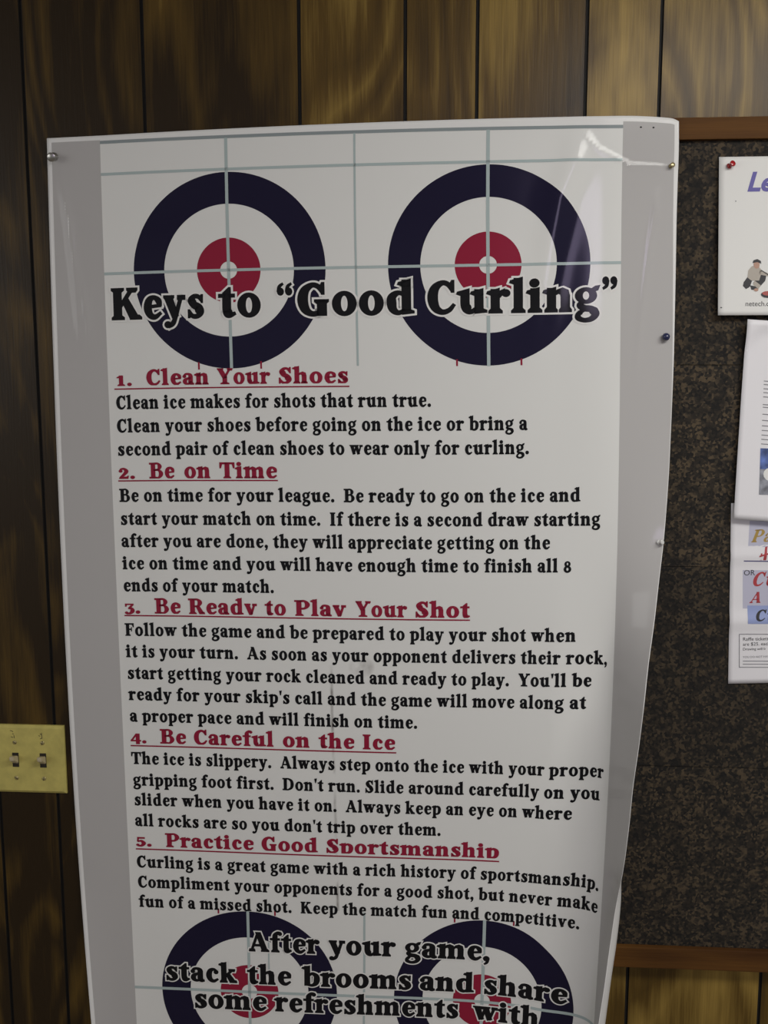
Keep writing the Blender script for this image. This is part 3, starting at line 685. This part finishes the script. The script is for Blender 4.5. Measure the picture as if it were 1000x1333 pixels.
def annulus(name, cu, cv, ro, ri, mat, lift, label, su=.1905, sv=126.0, n=128, m=8):
    uv, fs = [], []
    for k in range(n):
        a = 2 * math.pi * k / n
        for q in range(m + 1):
            r = ri + (ro - ri) * q / m
            uv.append((cu + su * r * math.cos(a), cv - sv * r * math.sin(a)))
    for k in range(n):
        for q in range(m):
            a, b = k * (m + 1) + q, ((k + 1) % n) * (m + 1) + q
            fs.append((a, a + 1, b + 1, b))
    return note(on_sheet(name, uv, fs, lift, mat, PST), label)
for cu, cv, sv, where in ((.2506, 356.7, 126, 'upper left'), (.7524, 356.4, 126, 'upper right'), (.2512, 1284.2, 104, 'lower left'), (.7560, 1283.4, 103, 'lower right')):
    annulus('target_ring', cu, cv, 1.0, .675, M['navy'], .0003, 'navy outer ring of the %s target' % where, sv=sv)
    annulus('target_center', cu, cv, .331, .088, M['red'], .0003, 'crimson inner ring of the %s target' % where, sv=sv, m=4)
def strip_h(name, u0, u1, v0, v1, mat, lift, n=240):
    uv, fs = patch(np.linspace(u0, u1, n + 1), lambda u: v0, lambda u: v1, 1)
    return on_sheet(name, uv, fs, lift, mat, PST)
def strip_v(name, u, hw, v0, v1, mat, lift, n=90):
    uv, fs = patch(np.array([u - hw, u + hw]), lambda x: v0, lambda x: v1, n)
    return on_sheet(name, uv, fs, lift, mat, PST)
strip_h('grid_line', 0, 1, 183.4, 187.6, M['topline'], .0004)
strip_h('grid_line', 0, 1, 225.4, 229.0, M['line'], .0005)
strip_h('grid_line', 0, 1, 354.8, 358.4, M['line'], .0005)
strip_h('grid_line', 0, 1, 1282.8, 1286.2, M['line'], .0005)
for u, hw, a, b in ((.2506, .0030, 187, 483), (.5, .0020, 187, 481), (.7524, .0032, 187, 483), (.2512, .0030, 1180, 1400), (.5006, .0022, 1176, 1527), (.7560, .0034, 1180, 1400), (.2945, .0015, 1219, 1256)):
    strip_v('grid_line', u, hw, a, b, M['line'], .0005)
for u, a, b in ((.1852, 474, 483.5), (.3095, 474, 483.5), (.6917, 474, 482.5), (.8146, 474, 482.5), (.1882, 1178, 1184.5), (.3095, 1178, 1184.5), (.6924, 1179, 1185), (.8176, 1178.5, 1184.5)):
    strip_v('tick_mark', u, .0018, a, b, M['red'], .00035, 2)

for u, v in ((1.034, 186.5), (1.058, 187)):
    uv, fs = [(u + .0022 * math.cos(k), v + 1.1 * math.sin(k)) for k in np.linspace(0, 2 * math.pi, 9)[:-1]], [tuple(range(7, -1, -1))]
    on_sheet('staple_hole', uv, fs, .0005, M['black'], PST)
# lettering: numbered headings, paragraphs and the two outlined titles
for words, v, em, ul in HEADS:
    uv, fs = [], []
    for w, u0, u1 in words:
        k = .82 if w[0].isdigit() else 1.0
        q, wd = set_line(w, .014, track=.022)
        a, b = letters(q, lambda x: u0 + (u1 - u0) * x / wd, lambda y: v - em * k * y, clip=-.008 if not w[0].isdigit() else None)
        fs += [tuple(i + len(uv) for i in f) for f in b]; uv += a
    a, b = patch(np.linspace(ul[0], ul[1], 41), lambda u: ul[2] - .85, lambda u: ul[2] + .85, 1)
    fs += [tuple(i + len(uv) for i in f) for f in b]; uv += a
    note(on_sheet('heading_lettering', uv, fs, .00055, M['red'], PST), 'crimson underlined heading %s' % ' '.join(w[0] for w in words))
for text, u0, u1, v, em in BODY:
    q, wd = set_line(text, .013, track=.03, space=.25)
    uv, fs = letters(q, lambda x: u0 + (u1 - u0) * x / wd, lambda y: v - em * y)
    note(on_sheet('body_lettering', uv, fs, .00055, M['black'], PST), 'black line of text reading %s' % ' '.join(text.split()))
for words, v, em in TITLES:
    for w, u0, u1 in words:
        _, wd = set_line(w, track=.012)
        sx = (u1 - u0) / wd
        par = None
        for lift, o, mat, nm in ((.0009, .016, 'black', 'title_lettering'), (.00065, .058, 'halo', 'letter_outline')):
            q, _ = set_line(w, o, track=.012)
            uv, fs = letters(q, lambda x: u0 + sx * x, lambda y: v - em * y)
            p = on_sheet(nm, uv, fs, lift, M[mat], par or PST)
            if not par: par = note(p, 'black title word %s with a white outline' % w)

# ---------------------------------------------------------------- pins that hold the poster
def nrm(u, v):
    p, n = surf_n(np.array([u]), np.array([v])); return Vector(p[0]), Vector(n[0])
PINGROUP = 'pins holding the big poster'
def push_pin(label, base, axis, mat, s=1.0, group=None, depth=.006):
    """classic push pin: flared head, waist, collar and a needle going into the board"""
    base, axis = Vector(base), Vector(axis).normalized()
    t = thing('push_pin', label, 'push pin', base, group)
    lathe('pin_head', mat, [(0.0002, .0032 * s), (.0012 * s, .0042 * s), (.0022 * s, .0040 * s), (.0032 * s, .0022 * s), (.0062 * s, .0020 * s), (.0075 * s, .0028 * s), (.0088 * s, .0044 * s), (.0100 * s, .0044 * s), (.0106 * s, .0036 * s)], base, axis, t)
    lathe('needle', M['steel'], [(-depth, .0001), (-depth + .002, .0005), (.001, .0005)], base, axis, t, 10)
    return t
p, n = nrm(-.0925, 201)
push_pin('clear push pin at the upper left corner of the poster', p, n + Vector((.05, 0, -.25)), M['steel'], 1.45, PINGROUP)
p, n = nrm(1.092, 236)
push_pin('small brass push pin at the upper right corner of the poster', p, n + Vector((.1, 0, .1)), M['goldpin'], .75, PINGROUP, .02)
p, n = nrm(1.094, 703)
push_pin('clear push pin halfway down the right edge of the poster', p, n + Vector((.9, 0, .05)), M['clearpin'], .85, PINGROUP, .02)
p, n = nrm(1.088, 450)
t = thing('push_pin', 'round navy map pin on the right margin of the poster', 'push pin', p, PINGROUP)
lathe('pin_head', M['bluepin'], [(.0004 + .0055 * (1 - math.cos(a)), max(.0001, .0055 * math.sin(a))) for a in np.linspace(.05, math.pi - .05, 10)], p, n, t)
lathe('needle', M['steel'], [(-.02, .0001), (-.018, .0004), (.001, .0004)], p, n, t, 10)

# ---------------------------------------------------------------- flyers on the cork
class Sheet:
    """a paper pinned to the board: photo-corner points give its place, size and tilt on the board"""
    def __init__(self, name, label, tl, tr, bl, d, w, h, mat, relief=None, group='flyers pinned to the cork board'):
        self.d = d
        a, b, c = at(*tl, d), at(*tr, d), at(*bl, d)
        self.o = a; self.ex = (b - a).normalized(); self.ey = (c - a).normalized()
        self.w, self.h, self.rel = w, h, relief
        ctr = self.pt(w / 2, h, 0)
        self.root = thing(name, label, 'flyer', (ctr.x, -d, ctr.z), group)
        nx, ny = 30, 36
        bm = bmesh.new()
        F = [[bm.verts.new(self.pt(w * i / nx, h * j / ny, .0003)) for i in range(nx + 1)] for j in range(ny + 1)]
        Bk = [[bm.verts.new(self.pt(w * i / nx, h * j / ny, 0)) for i in range(nx + 1)] for j in range(ny + 1)]
        for j in range(ny):
            for i in range(nx):
                bm.faces.new((F[j + 1][i], F[j + 1][i + 1], F[j][i + 1], F[j][i])); bm.faces.new((Bk[j][i], Bk[j][i + 1], Bk[j + 1][i + 1], Bk[j + 1][i]))
        for i in range(nx):
            bm.faces.new((F[0][i], F[0][i + 1], Bk[0][i + 1], Bk[0][i])); bm.faces.new((F[ny][i + 1], F[ny][i], Bk[ny][i], Bk[ny][i + 1]))
        for j in range(ny):
            bm.faces.new((F[j + 1][0], F[j][0], Bk[j][0], Bk[j + 1][0])); bm.faces.new((F[j][nx], F[j + 1][nx], Bk[j + 1][nx], Bk[j][nx]))
        from_bm('paper', bm, mat, self.root, True)
    def pt(self, x, y, lift):
        p = self.o + self.ex * x + self.ey * y
        return p + Vector((0, -1, 0)) * (lift + (self.rel(x / self.w, y / self.h) if self.rel else 0))
    def loc(self, px, py):
        """sheet coordinates of a photo pixel"""
        v = at(px, py, self.d) - self.o
        m = Matrix(((self.ex.dot(self.ex), self.ex.dot(self.ey)), (self.ex.dot(self.ey), self.ey.dot(self.ey)))).inverted()
        q = m @ Vector((v.dot(self.ex), v.dot(self.ey)))
        return q.x, q.y
    def shapes(self, name, polys, mat, lift=.0005, label=None):
        """flat printed shapes given in sheet metres (x right, y down)"""
        bm = bmesh.new()
        for q in polys:
            a = sum(q[i][0] * q[(i + 1) % len(q)][1] - q[(i + 1) % len(q)][0] * q[i][1] for i in range(len(q)))
            if abs(a) < 1e-12: continue
            if a > 0: q = q[::-1]
            if len(q) == 4 and max(math.dist(q[0], q[1]), math.dist(q[1], q[2])) > .012:
                n = 12
                P = lambda s, t: [(q[0][k] * (1 - s) + q[1][k] * s) * (1 - t) + (q[3][k] * (1 - s) + q[2][k] * s) * t for k in (0, 1)]
                G = [[bm.verts.new(self.pt(*P(i / n, j / n), lift)) for i in range(n + 1)] for j in range(n + 1)]
                for j in range(n):
                    for i in range(n): bm.faces.new((G[j][i], G[j][i + 1], G[j + 1][i + 1], G[j + 1][i]))
                continue
            try: bm.faces.new([bm.verts.new(self.pt(x, y, lift)) for x, y in q])
            except ValueError: pass
        o = from_bm(name, bm, mat, self.root)
        if label: o['label'] = label
        return o
    def serif(self, name, text, px, py, em, mat, stretch=1.0, slant=0.0, lift=.0006, label=None):
        q, wd = set_line(text, track=.03)
        x0, y0 = self.loc(px, py)
        return self.shapes(name, [[(x0 + (x * stretch + y * slant) * em, y0 - y * em) for x, y in f] for f in q], mat, lift, label)
    def sans(self, name, text, px, py, size, mat, lift=.0006, slant=0.0, bold=0.0, label=None):
        cu = bpy.data.curves.new(name, 'FONT'); cu.body = text; cu.size = size; cu.shear = slant; cu.offset = bold; cu.resolution_u = 3
        ob = bpy.data.objects.new(name, cu); C.objects.link(ob)
        me = bpy.data.meshes.new_from_object(ob.evaluated_get(bpy.context.evaluated_depsgraph_get()))
        bpy.data.objects.remove(ob); bpy.data.curves.remove(cu)
        x0, y0 = self.loc(px, py)
        for v in me.vertices: v.co = self.pt(x0 + v.co.x, y0 - v.co.y, lift)
        me.name = name
        o = link(name, me, mat, self.root)
        if label: o['label'] = label
        return o
    def quad(self, name, px0, py0, px1, py1, mat, lift=.0004, label=None):
        a, b = self.loc(px0, py0), self.loc(px1, py1)
        n = 10
        polys = [[(a[0] + (b[0] - a[0]) * i / n, a[1]), (a[0] + (b[0] - a[0]) * (i + 1) / n, a[1]), (a[0] + (b[0] - a[0]) * (i + 1) / n, b[1]), (a[0] + (b[0] - a[0]) * i / n, b[1])] for i in range(n)]
        return self.shapes(name, polys, mat, lift, label)

# lowest flyer: raffle sheet with two fold creases
fold = lambda x, y: .0025 * math.exp(-((y - .29) / .03) ** 2) + .003 * math.exp(-((y - .65) / .04) ** 2) + .0012 * x
F3 = Sheet('flyer', 'creased raffle flyer with gold and red script lettering, lowest paper on the cork board', (952, 655), (1006, 653), (948.3, 877.5), .0150, .216, .272, M['paper_b'], fold)
F3.shapes('script_backdrop', [[F3.loc(x, y) for x, y in ((976, 678), (1060, 678), (1060, 712), (974, 712))]], M['lavender'], .0004)
F3.serif('script_lettering', 'Pa', 977, 706, .027, M['gold'], 1.0, .35, label='gold script lettering')
F3.shapes('red_flourish', [[F3.loc(x, y) for x, y in q] for q in (((989, 729), (990, 720), (992, 720), (991.5, 729)), ((993, 729), (996, 712), (999, 711), (997, 729)), ((988, 723), (1001, 719), (1001, 721), (988, 725)))], M['script_red'])
F3.shapes('rule', [[F3.loc(x, y) for x, y in ((968, 729.3), (1100, 731), (1100, 732.5), (968, 730.8))]], M['navyrule'])
F3.shapes('script_backdrop', [[F3.loc(x, y) for x, y in ((967, 742), (1100, 743), (1100, 792), (967, 792))]], M['lavender'], .0004)
F3.sans('small_lettering', 'OR', 968, 749, .0115, M['ink'], label='black OR')
F3.serif('script_lettering', 'Cu', 977, 763, .030, M['script_red'], 1.0, .3, label='red script lettering')
F3.serif('script_lettering', 'A', 975, 785, .024, M['script_red'], 1.0, .3, label='red script lettering, second line')
F3.shapes('blue_box', [[F3.loc(x, y) for x, y in ((973, 788), (1100, 789), (1100, 812), (973, 811.5))]], M['sky'], .00045)
F3.serif('script_lettering', 'Cu', 981, 808, .024, M['ink'], 1.1, .25, label='black script lettering on the blue box')
bx0, by0, bx1, by1 = 962, 825, 1150, 869
for x0, y0, x1, y1 in ((bx0, by0, bx1, by0 + 1), (bx0, by1 - 1, bx1, by1), (bx0, by0, bx0 + 1, by1)):
    F3.shapes('box_rule', [[F3.loc(x, y) for x, y in ((x0, y0), (x1, y0), (x1, y1), (x0, y1))]], M['grey'])
for txt, y, s in (('Raffle tickets', 834, .0072), ('are $25. each', 840.5, .0072), ('Drawing will b', 846.5, .0056), ('YOU DO NOT HAVE', 856.5, .0044), ('to be present to win', 861, .0032), ('at the drawing', 865, .0032)):
    if y > 858:
        F3.shapes('fine_print', [[F3.loc(x, yy) for x, yy in ((967, y), (1030, y), (1030, y - 1), (967, y - 1))]], M['grey'])
    else:
        F3.sans('fine_print', txt, 967, y, s, M['ink'] if s > .005 else M['grey'])

# middle flyer: letter page, bowed, with a photo
def bow(x, y):
    r = math.hypot((x - .22) / .25, (y - .20) / .19)
    corner = 1 / (1 + math.exp(-(r - .93) / .05)) if x < .22 and y < .20 else 1 / (1 + math.exp(-(min(1.4, max((.2 - y) / .19, (.22 - x) / .25)) - .93) / .05))
    near = math.exp(-max(0, y - .1) * 5) * math.exp(-max(0, x - .2) * 4)
    return .003 + .006 * corner * near + .006 * y * y
F2 = Sheet('flyer', 'plain white letter page with small text and a photo, overlapping the raffle flyer', (971, 416), (1046, 421), (953.2, 671.5), .0165, .216, .284, M['paper_b'], bow)
for i, y in enumerate((496, 500.5, 506, 511, 516.5, 526.5, 530, 539, 547, 554, 560, 566, 571.5, 577.5)):
    x0, y0 = F2.loc(993.5 - (y - 496) * .05, y)
    F2.shapes('text_line', [[(x0 + .15 * k / 12, y0 - .0007), (x0 + .15 * (k + .85) / 12, y0 - .0007), (x0 + .15 * (k + .85) / 12, y0 + .0006), (x0 + .15 * k / 12, y0 + .0006)] for k in range(12 if i % 4 else 5)], M['grey'])
F2.shapes('photo_print', [[F2.loc(x, y) for x, y in ((988.5, 583), (1080, 586), (1080, 612), (987.5, 610))]], M['photo_blue'], .0007, 'blue sky half of the printed photo')
F2.shapes('photo_print', [[F2.loc(x, y) for x, y in ((987.5, 610), (1080, 612), (1076, 646), (986, 643))]], M['photo_grey'], .0007, 'grey lower half of the printed photo')
x0, y0 = F2.loc(1002, 617)
F2.shapes('photo_print', [[(x0 + .011 * math.cos(k * .4488), y0 + .010 * math.sin(k * .4488)) for k in range(14)]], M['paper'], .0009, 'white round shape in the printed photo')

# top flyer: landscape sheet with violet heading and a curler
F1 = Sheet('flyer', 'white landscape flyer with violet heading and crouching curler, highest paper on the cork board', (936, 204.6), (1000, 203.7), (932.4, 407), .0165, .279, .2165, M['paper'], lambda x, y: .001 + .009 * y)
F1.sans('heading_lettering', 'Le', 971, 249, .036, M['purple'], slant=.28, bold=.0011, label='violet italic heading')
F1.sans('small_lettering', 'netech.com', 967.5, 399, .0098, M['ink'])
def fig(name, pts, mat, lift, label=None):
    F1.shapes(name, [[F1.loc(x, y) for x, y in q] for q in pts], mat, lift, label)
dsc = lambda cx, cy, rx, ry=None: [(cx + rx * math.cos(k * .5236), cy + (ry or rx) * math.sin(k * .5236)) for k in range(12)]
fig('curler_legs', [[(972, 360), (966, 368), (965, 373), (969, 377), (974, 374), (977, 366)], [(978, 369), (990, 357), (996, 357), (994, 366), (987, 374), (982, 371)], [(974, 372), (984, 374), (985, 378), (976, 378)]], M['ink'], .0006, 'dark trousers of the printed curler')
fig('curler_jacket', [[(972, 353), (977, 347), (985, 347), (990, 353), (986, 366), (976, 366), (971, 362)], [(987, 352), (1002, 358), (1001, 361), (986, 358)], [(980, 366), (988, 372), (985, 377), (978, 371)]], M['khaki'], .0007, 'khaki jacket of the printed curler')
fig('curler_face', [dsc(983, 345.5, 4, 5)], M['skin'], .0008, 'face of the printed curler')
fig('curler_hand', [dsc(982, 378, 3, 2)], M['skin'], .0008)
fig('curler_cap', [[(978, 343), (979, 339.5), (984, 338), (988.5, 340.5), (989, 344), (984, 342)]], M['ink'], .0009, 'dark cap of the printed curler')
fig('broom', [[(989, 352), (1010, 366), (1010, 367.2), (988.5, 353)]], M['ink'], .0010)
fig('curling_stone', [dsc(997, 384, 9, 4.5)], M['ink'], .0008, 'dark rim of the printed stone')
fig('curling_stone', [dsc(997, 382.5, 7.5, 3)], M['stone'], .0009, 'red top of the printed stone')
fig('pin_hole', [dsc(936.5, 401, 1.2, .7)], M['ink'], .0006); fig('pin_hole', [dsc(957, 262.5, .8)], M['grey'], .0006)
c = F1.loc(948.3, 217); pp = F1.pt(c[0], c[1], .0006)
push_pin('red push pin in the upper left corner of the topmost flyer', pp, (.42, -1, .30), M['redpin'], .95, None, .006)

# ---------------------------------------------------------------- light switch
PX1, PZ0, PZ1 = -.6070, EYE - .6687, EYE - .5557
PX0 = PX1 - .1165
sw = thing('light_switch', 'yellowed double light switch plate with two toggles on the panelling left of the poster', 'light switch', ((PX0 + PX1) / 2, 0, PZ0))
bm = bmesh.new()
o_ = [(PX0, PZ0), (PX1, PZ0), (PX1, PZ1), (PX0, PZ1)]
def rim(inset, y): return [bm.verts.new((x + (inset if x == PX0 else -inset), y, z + (inset if z == PZ0 else -inset))) for x, z in o_]
r0, r1, r2 = rim(0, 0), rim(.0004, -.003), rim(.0045, -.006)
for A, B in ((r0, r1), (r1, r2)):
    for k in range(4): bm.faces.new((A[k], A[(k + 1) % 4], B[(k + 1) % 4], B[k]))
bm.faces.new(r2); bm.faces.new(r0[::-1]); bmesh.ops.recalc_face_normals(bm, faces=bm.faces)
from_bm('face_plate', bm, M['plate'], sw)
zc = EYE - .6130
for k, xc in enumerate((-.6872, -.6422)):
    box('toggle_slot', M['plate_dark'], xc - .0052, xc + .0052, -.0064, -.004, zc - .0118, zc + .0118, 0, sw)
    bm = bmesh.new()
    A = [bm.verts.new((xc + sx * .0046, -.0060, zc + z)) for sx, z in ((-1, -.006), (1, -.006), (1, .007), (-1, .007))]
    B = [bm.verts.new((xc + sx * .0040, -.0205, zc + z)) for sx, z in ((-1, .004), (1, .004), (1, .0105), (-1, .0105))]
    for q in range(4): bm.faces.new((A[q], A[(q + 1) % 4], B[(q + 1) % 4], B[q]))
    bm.faces.new(B); bm.faces.new(A[::-1]); bmesh.ops.recalc_face_normals(bm, faces=bm.faces)
    bmesh.ops.bevel(bm, geom=list(bm.edges), offset=.0009, segments=2, affect='EDGES')
    note(from_bm('toggle', bm, M['toggle'], sw), 'ivory toggle pointing up')
    for sz in (.0290, -.0302):
        lathe('plate_screw', M['screw'], [(0, .0034), (.0006, .0034), (.0013, .0022), (.0015, .0005)], (xc, -.0058, zc + sz), (0, -1, 0), sw, 16)
        bm = bmesh.new(); bx(bm, -.003, .003, -.0004, .0001, -.0004, .0004)
        bmesh.ops.rotate(bm, verts=bm.verts, cent=(0, 0, 0), matrix=Matrix.Rotation(.7 + k, 3, 'Y')); bmesh.ops.translate(bm, verts=bm.verts, vec=(xc, -.0071, zc + sz))
        from_bm('screw_slot', bm, M['plate_dark'], sw)
def scrawl(pts, mat, w=.0009):
    bm = bmesh.new()
    for (x0, y0), (x1, y1) in pts:
        a, b = at(x0, y0, .0062), at(x1, y1, .0062)
        d = (b - a); d.y = 0; d = d.normalized() if d.length else Vector((1, 0, 0)); s = Vector((-d.z, 0, d.x)) * w / 2
        q = [bm.verts.new(v) for v in (a - s, b - s, b + s, a + s)]; f = bm.faces.new(q)
    bmesh.ops.recalc_face_normals(bm, faces=bm.faces)
    from_bm('pencil_note', bm, mat, sw)
scrawl([((13, 951), (16, 951.5)), ((16, 951.5), (16.5, 953)), ((16, 955), (18, 956)), ((14, 959), (17, 960)), ((18, 957), (18.5, 961))], M['pencil'])
scrawl([((52, 955), (54, 957)), ((54, 954), (54.5, 961)), ((50, 957.5), (52, 958.5)), ((52, 962), (55, 961))], M['pencil'])
